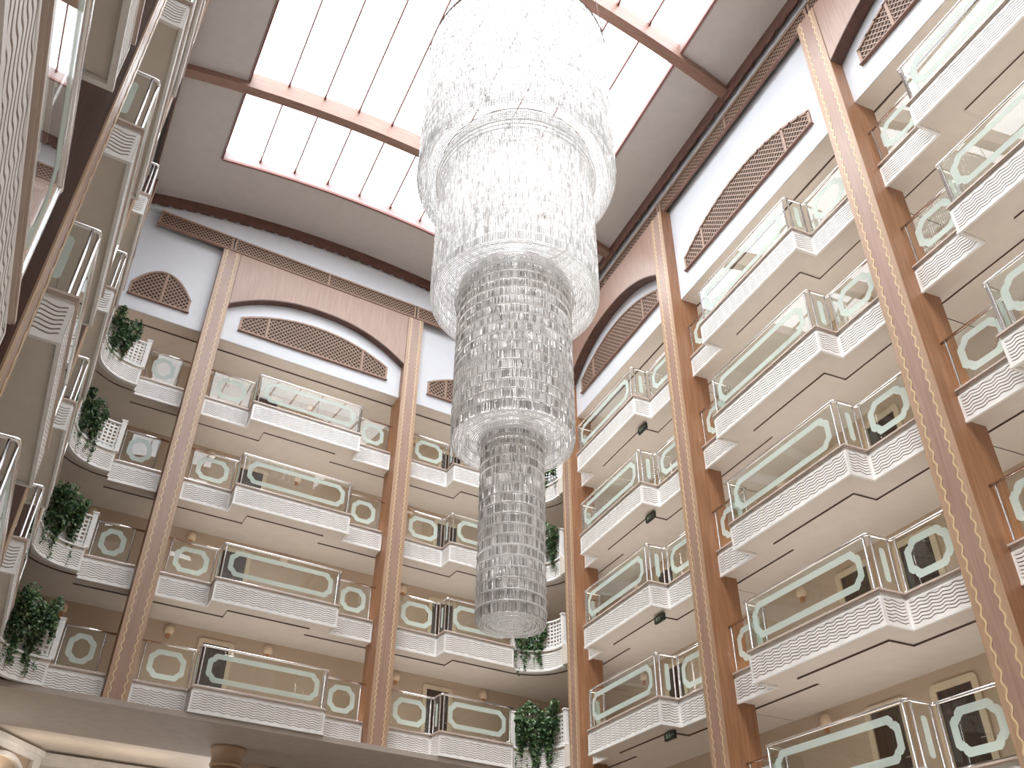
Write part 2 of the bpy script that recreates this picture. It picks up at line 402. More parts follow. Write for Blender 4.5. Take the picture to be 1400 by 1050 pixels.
# ------------------------------------------------------------------ planted curved corners
def arc(c, r, a0, a1, n): return [(c[0] + r * cos(radians(a0 + (a1 - a0) * i / n)), c[1] + r * sin(radians(a0 + (a1 - a0) * i / n))) for i in range(n + 1)]
CL = arc((-2.72, 23.15), 1.24, 181, 92, 14)    # left corner, seen left to right
CR = arc((11.58, 25.06), 1.17, 96, 1, 14)      # right corner
def curved_panel(path, z0, z1):
    face = offset_path(path, 0.025)
    L = [0.0]
    for i in range(1, len(face)): L.append(L[-1] + sqrt((face[i][0] - face[i - 1][0]) ** 2 + (face[i][1] - face[i - 1][1]) ** 2))
    def tf(x, y, z):
        i = 1
        while i < len(L) - 1 and x > L[i]: i += 1
        t = (x - L[i - 1]) / (L[i] - L[i - 1]); a, b = face[i - 1], face[i]; d = L[i] - L[i - 1]
        ex, ey = (b[0] - a[0]) / d, (b[1] - a[1]) / d
        return (a[0] + (b[0] - a[0]) * t - ey * y, a[1] + (b[1] - a[1]) * t + ex * y, z)
    return wavy_panel(L[-1], z0, z1, tf=tf)
def leaf_mass(mb, pts_fn, count, size, rnd):
    for _ in range(count):
        p, nrm = pts_fn(rnd); sz = size * rnd.uniform(0.6, 1.25)
        d = (Vector((rnd.uniform(-1, 1), rnd.uniform(-1, 1), rnd.uniform(-1.6, 0.2))) + nrm * 0.6).normalized()
        side = d.cross(nrm + Vector((rnd.uniform(-.5, .5), rnd.uniform(-.5, .5), rnd.uniform(-.3, .6))))
        if side.length < 1e-4: continue
        side.normalize(); up = side.cross(d).normalized()
        a = p; b = p + d * sz
        v = [a, p + d * sz * 0.35 + side * sz * 0.42 + up * sz * 0.10, b, p + d * sz * 0.35 - side * sz * 0.42 + up * sz * 0.10, p + d * sz * 0.5 - up * sz * 0.02]
        mb.add(v, [(0, 1, 4), (1, 2, 4), (2, 3, 4), (3, 0, 4)])
def make_ivy(path, rnd, u0, u1, ztop, zbot, dens, depth, tails):
    """hanging ivy over a curved planter; u = 0..1 along the path"""
    n = len(path) - 1
    def at(u):
        u = min(max(u, 0), 0.9999) * n; i = int(u); t = u - i; a, b = path[i], path[i + 1]
        d = Vector((b[0] - a[0], b[1] - a[1], 0)).normalized(); nr = Vector((d.y, -d.x, 0))
        return Vector((a[0] + (b[0] - a[0]) * t, a[1] + (b[1] - a[1]) * t, 0)), nr
    leaves = MB(); stems = MB()
    def body(r):
        u = r.uniform(u0, u1); base, nr = at(u); q = (u - u0) / (u1 - u0)
        edge = 0.55 + 0.45 * sin(pi * q)
        zb = ztop - (ztop - zbot) * edge * (0.75 + 0.25 * sin(u * 23 + tails))
        z = ztop - (ztop - zb) * r.random() ** 0.85
        z += 0.16 * sin(q * 9 + tails) * (1 if z > ztop - 0.4 else 0) - 0.10 * r.random()
        off = depth * sqrt(max(0.05, 1 - ((z - (ztop - 0.45)) / 0.95) ** 2)) * r.uniform(0.15, 1.0) if z > ztop - 1.3 else r.uniform(0.06, 0.16)
        return base + nr * off + Vector((0, 0, z)), nr
    leaf_mass(leaves, body, dens, 0.105, rnd)
    for k in range(10):
        u = rnd.uniform(u0, u1); base, nr = at(u); zb = zbot - rnd.uniform(-0.25, 0.45); pts = []
        m = 9
        for j in range(m + 1):
            t = j / m; pts.append(base + nr * (0.12 + 0.05 * sin(t * 5 + k)) + Vector((0.04 * sin(t * 7 + k), 0.04 * cos(t * 6 + k), ztop - 0.5 - (ztop - 0.5 - zb) * t)))
        stems.tube(pts, 0.006, 4)
        def tail(r, pts=pts, nr=nr):
            i = r.randrange(len(pts) - 1); return pts[i].lerp(pts[i + 1], r.random()) + Vector((r.uniform(-.03, .03), r.uniform(-.03, .03), 0)) + nr * r.uniform(-0.02, 0.05), nr
        leaf_mass(leaves, tail, 26, 0.09, rnd)
    return leaves, stems
def trellis(path, z0, z1, step=0.13, bw=0.055):
    mb = MB(); P3 = lambda p, z: (p[0], p[1], z)
    L = [0.0]
    for i in range(1, len(path)): L.append(L[-1] + sqrt((path[i][0] - path[i - 1][0]) ** 2 + (path[i][1] - path[i - 1][1]) ** 2))
    z = z0
    while z <= z1 + 1e-6:
        for i in range(len(path) - 1): mb.bar(P3(path[i], z), P3(path[i + 1], z), 0.02, bw)
        z += step
    n = int(L[-1] / step)
    for j in range(n + 1):
        x = L[-1] * j / n; i = 1
        while i < len(L) - 1 and x > L[i]: i += 1
        t = (x - L[i - 1]) / (L[i] - L[i - 1]); a, b = path[i - 1], path[i]
        ang = Vector((b[0] - a[0], b[1] - a[1], 0)).normalized(); p = Vector((a[0] + (b[0] - a[0]) * t, a[1] + (b[1] - a[1]) * t, 0))
        q = p + Vector((-ang.y, ang.x, 0)) * 0.005
        mb.bar((q.x, q.y, z0 - bw / 2), (q.x, q.y, z1 + bw / 2), bw, 0.02, up=(-ang.y, ang.x, 0))
    return mb
for side, path, wname in (('left', CL, 'back left corner'), ('right', CR, 'back right corner')):
    ins = offset_path(path, -0.06)
    cen = Vector((sum(p[0] for p in path) / len(path), sum(p[1] for p in path) / len(path), 0))
    loc = [(p[0] - cen.x, p[1] - cen.y) for p in path]; lin = [(p[0] - cen.x, p[1] - cen.y) for p in ins]
    for k in range(4):
        base = (cen.x, cen.y, rowz(k))
        t = thing('curved_planter', 'curved white planter with trellis, %s, %s' % (FLOORS[k], wname), 'planter', base, 0, 'planters in the ' + wname)
        def mk1(): return curved_panel(loc, 0.05, 0.605).mesh('wavy_panel', [M['plaster'], M['groove']])
        link('wavy_panel', cached((side, 'cp'), mk1), t)
        def mk2():
            mb = MB(); ribbon(mb, loc, -0.02, -0.10, 0.03, 0.72); return mb.mesh('parapet_core', M['plaster'])
        link('parapet_core', cached((side, 'cb'), mk2), t)
        def mk3():
            mb = MB(); ribbon(mb, loc, 0.06, -0.14, 0.70, 0.755); return mb.mesh('coping', M['plaster'])
        link('coping', cached((side, 'cc'), mk3), t)
        def mk4():
            mb = MB(); ribbon(mb, loc, 0.05, -0.10, 0.0, 0.05); return mb.mesh('base_moulding', M['plaster'])
        link('base_moulding', cached((side, 'cl'), mk4), t)
        def mk5(): return trellis(lin, 0.84, 1.70).mesh('trellis', M['plaster'])
        x = link('trellis', cached((side, 'ct'), mk5), t); x['label'] = 'white square-holed trellis'
        def mk6():
            mb = MB(); ribbon(mb, lin, 0.05, -0.05, 1.735, 1.79); return mb.mesh('trellis_rail', M['plaster'])
        link('trellis_rail', cached((side, 'cr'), mk6), t)
        for e in (0, -1):
            def mk7():
                mb = MB(); mb.box(-0.07, 0.07, -0.07, 0.07, 0.755, 1.86); mb.box(-0.09, 0.09, -0.09, 0.09, 1.86, 1.91); return mb.mesh('planter_post', M['plaster'])
            link('planter_post', cached('ppost', mk7), t, (lin[e][0], lin[e][1], 0))
        def mk8():
            mb = MB(); ribbon(mb, lin, -0.06, -0.50, 0.76, 1.02); return mb.mesh('trough', M['plaster'])
        link('trough', cached((side, 'tr'), mk8), t)
        # the ivy that grows in it
        rnd = random.Random(11 * k + (0 if side == 'left' else 5))
        if side == 'left': a = ((0.10, 0.78, 2.25, 0.62, 1500, 0.34), (0.12, 0.66, 2.15, 0.45, 1300, 0.30), (0.05, 0.82, 2.25, 0.35, 2000, 0.48), (0.02, 0.92, 2.30, 0.30, 2400, 0.50))[k]
        else: a = ((0.15, 0.95, 2.10, 0.55, 1300, 0.28), (0.10, 0.98, 2.20, 0.35, 1800, 0.34), (0.00, 0.62, 1.75, 0.25, 900, 0.18), (0.02, 0.88, 2.15, -0.10, 2600, 0.36))[k]
        lv, st = make_ivy(lin, rnd, a[0], a[1], a[2], a[3], a[4], a[5], k * 1.7)
        words = {('left', 0): 'dark ragged ivy spilling over the top floor planter, back left corner', ('left', 1): 'thin dark ivy on the second planter from the top, back left corner',
                 ('left', 2): 'bushy dark ivy on the third planter from the top, back left corner', ('left', 3): 'largest dark ivy clump on the lowest planter, back left corner',
                 ('right', 0): 'green ivy on the top floor planter beside the corner column', ('right', 1): 'leafy green ivy on the second planter from the top beside the corner column',
                 ('right', 2): 'sparse trailing ivy below the chandelier tip on the third planter, right corner', ('right', 3): 'thick bright green ivy curtain on the lowest planter, right corner'}[(side, k)]
        pl = thing('hanging_ivy', words, 'plant', base, 0, 'hanging ivy in the ' + wname)
        link('stems', st.mesh('stems', M['stem']), pl)
        f = link('foliage', lv.mesh('foliage', M['leaf']), pl)

# ------------------------------------------------------------------ gallery slabs (floors and soffits)
def slab(fr, path_face, l, r, k, name='floor'):
    """path_face: plan polyline of the parapet underside, local"""
    mb = MB(); z = rowz(k)
    poly = path_face + [(r, GD + 0.1), (l, GD + 0.1)]
    mb.prism(poly, z + 0.06, z + 0.72, 0)
    inner = offset_path(path_face, -0.62)
    inner[0] = (l, inner[0][1]); inner[-1] = (r, inner[-1][1])
    mb.prism(inner + [(r, GD + 0.1), (l, GD + 0.1)], z + 0.015, z + 0.059, 0, side=1)
    return mb
for fr, key, s, hl, l, r, words, rows in BAYS:
    path = bay_path(hl, l, r); face = offset_path(path, FO - 0.04)
    L = {'M': 3.865, 'P': 3.49, 'Q': 3.87, 'R': 3.87}.get(key, 3.905); R = {'M': 3.865, 'P': 3.87, 'Q': 3.89, 'R': 3.87}.get(key, 3.905)
    face[0] = (-L, face[0][1]); face[-1] = (R, face[-1][1])
    for k in rows:
        mb = slab(fr, face, -L, R, k)
        o = struct('floor', mb, [M['soffit'], M['riser']], fr.at(s, 0, 0), fr.rz)
# back wall: stretch left of the first column and right of the second, with the planted corners
for k in range(4):
    z = rowz(k)
    mb = MB()
    a = [tuple((BACK.at(x, PJ - 0.05)).xy) for x in (-0.876,)]
    pts = [tuple(LEFT.at(13.66, GD + 0.1).xy), tuple(LEFT.at(13.66, PJ + 0.01).xy)] + [p for p in CL] + [tuple(BACK.at(AL0, PJ + 0.01).xy), tuple(BACK.at(-0.876, PJ + 0.01).xy), tuple(BACK.at(-0.876, GD + 0.1).xy), (-7.2, 24.6834 + math.tan(TB) * -7.2 + 2.72)]
    mb.prism(pts, z + 0.06, z + 0.72, 0)
    g = offset_path(CL, -0.42); inn = [tuple(LEFT.at(13.66, GD).xy), tuple(LEFT.at(13.66, PJ + 0.6).xy)] + g + [tuple(BACK.at(AL0, PJ + 0.55).xy), tuple(BACK.at(-0.876, PJ + 0.55).xy), tuple(BACK.at(-0.876, GD + 0.1).xy), (-7.2, 24.6834 + math.tan(TB) * -7.2 + 2.72)]
    mb.prism(inn, z + 0.015, z + 0.059, 0, side=1)
    struct('floor', mb, [M['soffit'], M['riser']])
    mb = MB()
    fN = offset_path(NP, FO - 0.04); fN[0] = (6.854, fN[0][1])
    pts = [tuple(BACK.at(*p).xy) for p in fN] + [p for p in CR] + [(XR + 0.15, 24.74), (XR + GD + 0.1, 24.74), (XR + GD + 0.1, 24.6834 + math.tan(TB) * (XR + GD + .1) + 2.74), tuple(BACK.at(6.854, GD + 0.1).xy)]
    mb.prism(pts, z + 0.06, z + 0.72, 0)
    iN = offset_path(fN, -0.62); iN[0] = (6.854, iN[0][1])
    pts = [tuple(BACK.at(*p).xy) for p in iN[:-1]] + [p for p in offset_path(CR, -0.42)][1:] + [(XR + 0.75, 24.74), (XR + GD + 0.1, 24.74), (XR + GD + 0.1, 24.6834 + math.tan(TB) * (XR + GD + .1) + 2.74), tuple(BACK.at(6.854, GD + 0.1).xy)]
    mb.prism(pts, z + 0.015, z + 0.059, 0, side=1)
    struct('floor', mb, [M['soffit'], M['riser']])

# ------------------------------------------------------------------ columns with wavy gold inlays
COLTOP = 23.38 + CAM_H
def make_column(fr, s, label, zlow=0.0, depth=0.95, w=0.66, ztop=COLTOP, front=0.12, shaft='wood', per=0.28, amp=0.024):
    t = thing('timber_column', label, 'column', fr.at(s, front, 0), fr.rz, 'timber columns')
    mb = MB(); mb.box(-w / 2, w / 2, 0.02, depth, zlow, ztop); link('shaft', mb.mesh('shaft', M[shaft]), t)
    mb = MB(); e = 0.145
    mb.box(-w / 2 + 0.004, -w / 2 + e, 0.0, 0.019, zlow, ztop); mb.box(w / 2 - e, w / 2 - 0.004, 0.0, 0.019, zlow, ztop)
    o = link('edge_board', mb.mesh('edge_board', M['woodtan']), t); o['label'] = 'tan outer strips of the column face'
    mb = MB(); mb.box(-w / 2 + e, w / 2 - e, 0.006, 0.019, zlow, ztop)
    o = link('face_board', mb.mesh('face_board', M['woodmid']), t); o['label'] = 'mauve brown centre strip of the column face'
    for sg in (-1, 1):
        mb = MB(); n = int((ztop - zlow) / 0.028); cw = 0.016; V = []
        for i in range(n + 1):
            z = zlow + (ztop - zlow) * i / n; x = sg * (w / 2 - e) + amp * sin(2 * pi * z / per)
            V += [(x - cw, -0.003, z), (x + cw, -0.003, z), (x + cw, 0.004, z), (x - cw, 0.004, z)]
        F = []
        for i in range(n):
            a = i * 4; b = a + 4
            F += [(a, a + 1, b + 1, b), (a + 1, a + 2, b + 2, b + 1), (a + 3, a, b, b + 3)]
        mb.add(V, F); o = link('wavy_inlay', mb.mesh('wavy_inlay', M['gold']), t)
    return t
sA, sB = -0.925 / cos(TB), 6.715 / cos(TB)
zc = rowz(3) - 0.02
make_column(BACK, sA, 'tall brown timber column, first on the back wall, left of the wide arch', zc)
make_column(BACK, sB, 'tall brown timber column, second on the back wall, left of the chandelier', zc - 0.05, per=0.20, amp=0.02)
make_column(RIGHT, -24.42, 'brown timber column in the back right corner behind the chandelier', 0.0, w=0.66, per=0.20, amp=0.02)
make_column(RIGHT, -17.22, 'brown timber column, second on the right wall, right of the arch', 0.0, per=0.22, amp=0.022)
make_column(RIGHT, -9.52, 'large brown timber column nearest on the right wall', 0.0)
make_column(LEFT, 5.86, 'shade-darkened timber column between the left wall bays, mostly hidden', 0.0, shaft='shaft_shaded')
make_column(LEFT, -1.95, 'broad shade-darkened timber column nearest on the left wall', 0.0, shaft='shaft_shaded')
make_column(LEFT, 13.67, 'shade-darkened timber column at the far end of the left wall', 0.0, shaft='shaft_shaded')

# ------------------------------------------------------------------ upper walls, arches, lattice
ZW = 19.33 + CAM_H               # underside of the white upper walls
ZSTR0, ZSTR1 = 23.42 + CAM_H, 24.10 + CAM_H
OB, OR, OL = 0.42, 0.50, 0.50
ZWB = ZW + 0.11
def vault(x):  # local height of the ceiling at plan x near the far end; fan coordinates below
    return 0
def ceil_z(u): return 24.68 + CAM_H + 1.12 * (1 - u * u)
def lim(y):    # plan x limits of the ceiling at plan y
    return -2.03 - 0.45 - (y - 9.05) / 7.75, XR + 0.45
def ceil_at(x, y):
    a, b = lim(y); u = (2 * x - a - b) / (b - a); return ceil_z(max(-1.05, min(1.05, u)))
def wall_prism(fr, a, b, off, name, mat, thick=0.25, ZW=ZW):
    mb = MB(); n = 14
    poly = [(a, ZW), (b, ZW)] + [(b + (a - b) * i / n, ceil_at(*fr.at(b + (a - b) * i / n, off).xy) + 0.05) for i in range(n + 1)]
    mb.front(poly, off, off + thick); mb.box(a, b, off + thick, GD + 0.2, ZW, ZW + 0.06)
    mb.box(a, b, off + 0.62, GD + 0.1, ZW - 0.05, ZW - 0.001, 1)
    return struct(name, mb, mat, fr.at(0, 0, 0), fr.rz)
wall_prism(BACK, -5.6, 13.4, OB, 'wall_back', [M['upper'], M['soffit']], ZW=ZWB)
wall_prism(RIGHT, -26.3, 6.5, OR, 'wall_right', [M['upper'], M['soffit']])
wall_prism(LEFT, -16, 15.9, OL, 'wall_left', [M['upper'], M['soffit']])
# gallery ceilings under the white walls (top floor soffit): one board per wall
def top_band(fr, a, b, off):
    mb = MB(); n = 16
    mb.front([(a, ZSTR1 + 0.06), (b, ZSTR1 + 0.06)] + [(b + (a - b) * i / n, ceil_at(*fr.at(b + (a - b) * i / n, off).xy) + 0.05) for i in range(n + 1)], off, off + 0.3)
    return mb
struct('trim_6', top_band(BACK, -5.0, 13.2, OB - 0.22), M['upper'], BACK.at(0, 0, 0), TB)
struct('trim_7', top_band(RIGHT, -26.1, 6.0, OR - 0.22), M['upper'], RIGHT.at(0, 0, 0), RIGHT.rz)
def top_soffit(fr, a, b, off, name, ZW=ZW):
    mb = MB(); mb.box(a, b, off + 0.02, off + 0.60, ZW - 0.012, ZW - 0.002, 0); mb.box(a, b, off + 0.60, off + 0.63, ZW - 0.052, ZW - 0.012, 1); mb.box(a, b, off + 0.63, GD, ZW - 0.06, ZW - 0.051, 0)
    return struct(name, mb, [M['soffit'], M['riser']], fr.at(0, 0, 0), fr.rz)
top_soffit(BACK, -5.6, 13.9, OB, 'ceiling', ZWB)
top_soffit(RIGHT, -26.6, 6.5, OR, 'ceiling')
top_soffit(LEFT, -16, 15.9, OL, 'ceiling')

def arch_poly(x0, x1, zs, rise, p=2.3, n=24):
    c = (x0 + x1) / 2; h = (x1 - x0) / 2
    return [(c + h * (-1 + 2 * i / n), zs + rise * (1 - abs(-1 + 2 * i / n) ** p)) for i in range(n + 1)]
def arched_board(fr, s0, s1, off0, off1, label, front=0.13):
    t = thing('arched_spandrel', label, 'arch', fr.at((s0 + s1) / 2, 0, 0), fr.rz, 'timber arches between columns')
    a, b = s0 - (s0 + s1) / 2, s1 - (s0 + s1) / 2
    a += 0.012; b -= 0.012; off1 -= 0.02
    A = arch_poly(a, b, 20.87 + CAM_H, 1.14)
    mb = MB(); n = len(A)
    v = [(x, front, z) for x, z in A] + [(x, front, COLTOP) for x, z in A] + [(x, front + 0.04, z) for x, z in A] + [(x, front + 0.04, COLTOP) for x, z in A]
    F = []
    for i in range(n - 1):
        F += [(i, i + 1, n + i + 1, n + i), (3 * n + i, 3 * n + i + 1, 2 * n + i + 1, 2 * n + i), (i, 2 * n + i, 2 * n + i + 1, i + 1), (n + i, n + i + 1, 3 * n + i + 1, 3 * n + i)]
    F += [(0, n, 3 * n, 2 * n), (n - 1, 3 * n - 1, 4 * n - 1, 2 * n - 1)]
    mb.add(v, F)
    link('board', mb.mesh('board', M['woodmid']), t)
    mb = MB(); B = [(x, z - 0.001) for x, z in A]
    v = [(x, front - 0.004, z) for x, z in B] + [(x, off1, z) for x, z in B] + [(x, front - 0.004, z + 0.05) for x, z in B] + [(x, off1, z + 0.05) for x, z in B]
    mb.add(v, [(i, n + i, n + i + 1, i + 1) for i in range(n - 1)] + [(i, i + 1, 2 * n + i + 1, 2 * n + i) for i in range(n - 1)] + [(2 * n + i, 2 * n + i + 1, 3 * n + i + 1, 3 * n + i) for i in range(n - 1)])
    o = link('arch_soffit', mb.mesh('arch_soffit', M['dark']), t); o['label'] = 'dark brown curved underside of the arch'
    return t
arched_board(BACK, sA + 0.33, sB - 0.33, 0, OB, 'mauve brown timber arch between the two back wall columns')
arched_board(RIGHT, -24.09, -17.55, 0, OR, 'timber arch on the right wall between the corner and second columns')
arched_board(RIGHT, -9.19, -1.9, 0, OR, 'timber arch at the top right, in front of the nearest right column')

def clip_line(poly, p, d):
    """Cyrus-Beck: part of the line p+t*d inside a convex polygon (counter-clockwise)"""
    t0, t1 = -1e9, 1e9; n = len(poly)
    for i in range(n):
        a = poly[i]; b = poly[(i + 1) % n]; nx, nz = -(b[1] - a[1]), (b[0] - a[0])
        num = nx * (p[0] - a[0]) + nz * (p[1] - a[1]); den = nx * d[0] + nz * d[1]
        if abs(den) < 1e-9:
            if num < 0: return None
        elif den > 0: t0 = max(t0, -num / den)
        else: t1 = min(t1, -num / den)
    return (t0, t1) if t1 - t0 > 0.02 else None
def lattice_grille(fr, poly, off, label, name, dividers=(), step=0.18, slat=0.032, group=None, thick=0.05):
    """poly: convex outline, local x,z (counter-clockwise); built in front of a wall at off"""
    cx = sum(p[0] for p in poly) / len(poly); zb = min(p[1] for p in poly)
    P = [(x - cx, z - zb) for x, z in poly]
    t = thing(name, label, 'grille', fr.at(cx, off, zb), fr.rz, group)
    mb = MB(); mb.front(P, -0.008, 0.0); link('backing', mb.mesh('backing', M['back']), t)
    mb = MB(); ext = max(abs(x) for x, z in P) + 3
    for sg in (1, -1):
        d = (0.7071, 0.7071 * sg); c = -ext
        while c < ext:
            r = clip_line(P, (c, 0), d)
            if r:
                a = (c + d[0] * r[0], d[1] * r[0]); b = (c + d[0] * r[1], d[1] * r[1])
                y = -0.012 if sg > 0 else -0.021
                mb.bar((a[0], y, a[1]), (b[0], y, b[1]), slat, 0.009, up=(0, 1, 0))
            c += step
    link('lattice', mb.mesh('lattice', M['lattice']), t)
    mb = MB(); n = len(P)
    for i in range(n):
        a, b = P[i], P[(i + 1) % n]
        d = Vector((b[0] - a[0], b[1] - a[1])).normalized() * 0.03
        mb.bar((a[0] - d.x, -thick / 2, a[1] - d.y), (b[0] + d.x, -thick / 2, b[1] + d.y), 0.075, thick, up=(0, 1, 0))
    link('frame', mb.mesh('frame', M['lattice']), t)
    mb = MB(); lo = min(x for x, z in P); hi = max(x for x, z in P)
    mb.box(lo - 0.06, hi + 0.06, -thick - 0.05, 0, -0.075, -0.035); o = link('sill', mb.mesh('sill', M['beam']), t); o['label'] = 'darker wooden sill'
    for dx in dividers:
        x = dx - cx; r = clip_line(P, (x, 0), (0, 1))
        if r:
            mb = MB(); mb.box(x - 0.04, x + 0.04, -thick, -0.005, r[0], r[1]); link('divider', mb.mesh('divider', M['lattice']), t)
    return t
def lunette(c, w, zb, end, peak, n=18):
    P = [(c - w / 2, zb), (c + w / 2, zb)]
    for i in range(n + 1):
        t = 1 - 2 * i / n; P.append((c + w / 2 * t, zb + end + (peak - end) * (1 - abs(t) ** 2.05)))
    return P
ZL = 20.02 + CAM_H
lattice_grille(BACK, lunette(-2.92, 2.04, ZL + 0.08, 0.50, 1.36), OB, 'small arched wooden lattice vent, upper back wall left of first column', 'lattice_vent', (-2.86,), group='arched lattice vents')
lattice_grille(BACK, lunette(2.91, 5.80, ZL + 0.08, 0.55, 1.28), OB, 'wide arched lattice vent under the back wall timber arch', 'lattice_vent', (1.0, 4.78), group='arched lattice vents')
lattice_grille(BACK, lunette(10.12, 4.95, ZL + 0.08, 0.55, 1.28), OB, 'arched lattice vent half hidden behind the chandelier, back wall', 'lattice_vent', (8.4, 11.7), group='arched lattice vents')
lattice_grille(RIGHT, lunette(-20.8, 5.5, ZL + 0.18, 0.55, 1.30), OR, 'arched lattice vent under the right wall arch beside the chandelier', 'lattice_vent', (-22.6, -19.0), group='arched lattice vents')
lattice_grille(RIGHT, lunette(-13.45, 5.86, ZL + 0.18, 0.50, 1.32), OR, 'long arched lattice vent on the white right wall between columns', 'lattice_vent', (-15.4, -11.5), group='arched lattice vents')
lattice_grille(RIGHT, lunette(-5.7, 5.86, ZL + 0.18, 0.50, 1.32), OR, 'arched lattice vent at the top right photo edge', 'lattice_vent', (-7.6, -3.8), group='arched lattice vents')
# the lattice friezes near the ceiling
def frieze(fr, a, b, off, label):
    a += 0.045; b -= 0.045
    nd = max(1, round((b - a) / 3.2)); div = [a + (b - a) * i / nd for i in range(1, nd)]
    lattice_grille(fr, [(a, ZSTR0 + 0.06), (b, ZSTR0 + 0.06), (b, ZSTR1), (a, ZSTR1)], off, label, 'lattice_frieze', div, step=0.16, slat=0.030, group='lattice friezes under the ceiling', thick=0.06)
frieze(BACK, -3.76, sA - 0.02, OB - 0.20, 'left end of the lattice frieze along the top of the back wall')
frieze(BACK, sA + 0.02, sB - 0.02, OB - 0.20, 'long lattice frieze above the back wall arch')
frieze(BACK, sB + 0.02, 12.7, OB - 0.20, 'lattice frieze on the back wall right of the second column')
frieze(RIGHT, -24.9, -17.24, OR - 0.14, 'lattice frieze above the right wall arch beside the chandelier')
frieze(RIGHT, -17.2, -9.54, OR - 0.14, 'lattice frieze above the white right wall between columns')
frieze(RIGHT, -9.5, -1.5, OR - 0.14, 'lattice frieze at the top right photo edge')

# ------------------------------------------------------------------ ceiling, cornice, skylight
TANB = math.tan(TB)
def fan(u, d):
    """plan point: u -1..1 from left to right wall, d = distance in front of the back wall line"""
    c = 24.6834 + 0.2 - d
    # line y = c + TANB*x meets left limit x = -2.48-(y-9.05)/7.75
    xl = (-2.48 - (c - 9.05) / 7.75) / (1 + TANB / 7.75); xr = XR + 0.45
    x = xl + (xr - xl) * (u + 1) / 2; return x, c + TANB * x
def fan_x(x, d):
    c = 24.6834 + 0.2 - d; xl = (-2.48 - (c - 9.05) / 7.75) / (1 + TANB / 7.75); xr = XR + 0.45
    return (2 * x - xl - xr) / (xr - xl)
DB, DF = 2.55, 30.5                                # skylight starts / ends
ML_, MR_ = 2.12, 2.10                              # side margins
def u_left(d): x0 = fan(-1, d)[0]; return fan_x(x0 + ML_, d)
def u_right(d): return fan_x(XR + 0.45 - MR_, d)
def surf(u, d, dz=0.0):
    x, y = fan(u, d); return (x, y, ceil_z(u) + dz)
def patch(mb, ufn0, ufn1, d0, d1, nu, nd, dz=0.0, flip=False, mi=0):
    V = []; F = []
    for j in range(nd + 1):
        d = d0 + (d1 - d0) * j / nd; a, b = ufn0(d), ufn1(d)
        for i in range(nu + 1): V.append(surf(a + (b - a) * i / nu, d, dz))
    for j in range(nd):
        for i in range(nu):
            q = (j * (nu + 1) + i, j * (nu + 1) + i + 1, (j + 1) * (nu + 1) + i + 1, (j + 1) * (nu + 1) + i); F.append(q[::-1] if flip else q)
    mb.add(V, F, mi, True)
mb = MB(); one = lambda d: 1.03; mone = lambda d: -1.03
for dz, fl in ((0.0, False), (0.12, True)):
    patch(mb, mone, one, -0.5, DB, 24, 2, dz, fl); patch(mb, mone, u_left, DB, DF, 4, 12, dz, fl); patch(mb, u_right, one, DB, DF, 4, 12, dz, fl); patch(mb, mone, one, DF, 33, 24, 1, dz, fl)
struct('ceiling', mb, M['ceil'])
UPH = 0.50
def upstand(pts0, h0, h1, mb, th=0.08, mi=0):
    for i in range(len(pts0) - 1):
        a, b = Vector(pts0[i]), Vector(pts0[i + 1]); n = Vector((-(b - a).y, (b - a).x, 0)).normalized() * th
        v = [a + Vector((0, 0, h0)), b + Vector((0, 0, h0)), b + Vector((0, 0, h1)), a + Vector((0, 0, h1)), a + n + Vector((0, 0, h0)), b + n + Vector((0, 0, h0)), b + n + Vector((0, 0, h1)), a + n + Vector((0, 0, h1))]
        mb.add(v, [(0, 1, 2, 3), (7, 6, 5, 4), (0, 4, 5, 1), (3, 2, 6, 7)], mi)
mb = MB(); n = 24
row = [surf(u_left(DB) + (u_right(DB) - u_left(DB)) * i / n, DB) for i in range(n + 1)]
upstand(row, -0.03, UPH, mb)
row = [surf(u_right(DB + (DF - DB) * i / n), DB + (DF - DB) * i / n) for i in range(n + 1)]
upstand(row, -0.03, UPH, mb)
row = [surf(u_left(DB + (DF - DB) * i / n), DB + (DF - DB) * i / n) for i in range(n + 1)]
upstand(row[::-1], -0.03, UPH, mb)
for dz0, dz1, rows in ((-0.05, 0.03, None),):
    for ud, m in ((u_left, 1), (u_right, -1)):
        r2 = [surf(ud(DB + (DF - DB) * i / n), DB + (DF - DB) * i / n) for i in range(n + 1)]
        for i in range(n): mb.bar(r2[i], r2[i + 1], 0.05, 0.09, mi=1)
    r2 = [surf(u_left(DB) + (u_right(DB) - u_left(DB)) * i / n, DB) for i in range(n + 1)]
    for i in range(n): mb.bar(r2[i], r2[i + 1], 0.05, 0.09, mi=1)
struct('trim_1', mb, [M['reveal'], M['mull']])
# cross beams
BE = [(5.95, 'timber beam across the skylight left of the chandelier, nearest the back wall'), (13.45, 'timber beam across the skylight at the top right behind the chandelier top'), (20.95, 'timber beam across the skylight above the camera')]
for d, lab in BE:
    mb = MB(); V = []; n = 30; w = 0.32
    for i in range(n + 1):
        u = -1 + 2 * i / n
        for dd in (d - w / 2, d + w / 2):
            x, y = fan(u, dd); z = ceil_z(u); V += [(x, y, z - 0.27), (x, y, z + (UPH if abs(u) < 0.75 else 0.05))]
    F = []
    for i in range(n):
        a = i * 4; b = a + 4
        F += [(a, b, b + 2, a + 2), (a, a + 1, b + 1, b), (a + 2, b + 2, b + 3, a + 3), (a + 1, a + 3, b + 3, b + 1)]
    mb.add(V, F, 0)
    tag(link('roof_beam', mb.mesh('roof_beam', M['beam'])), lab, 'beam', 'beams across the skylight')
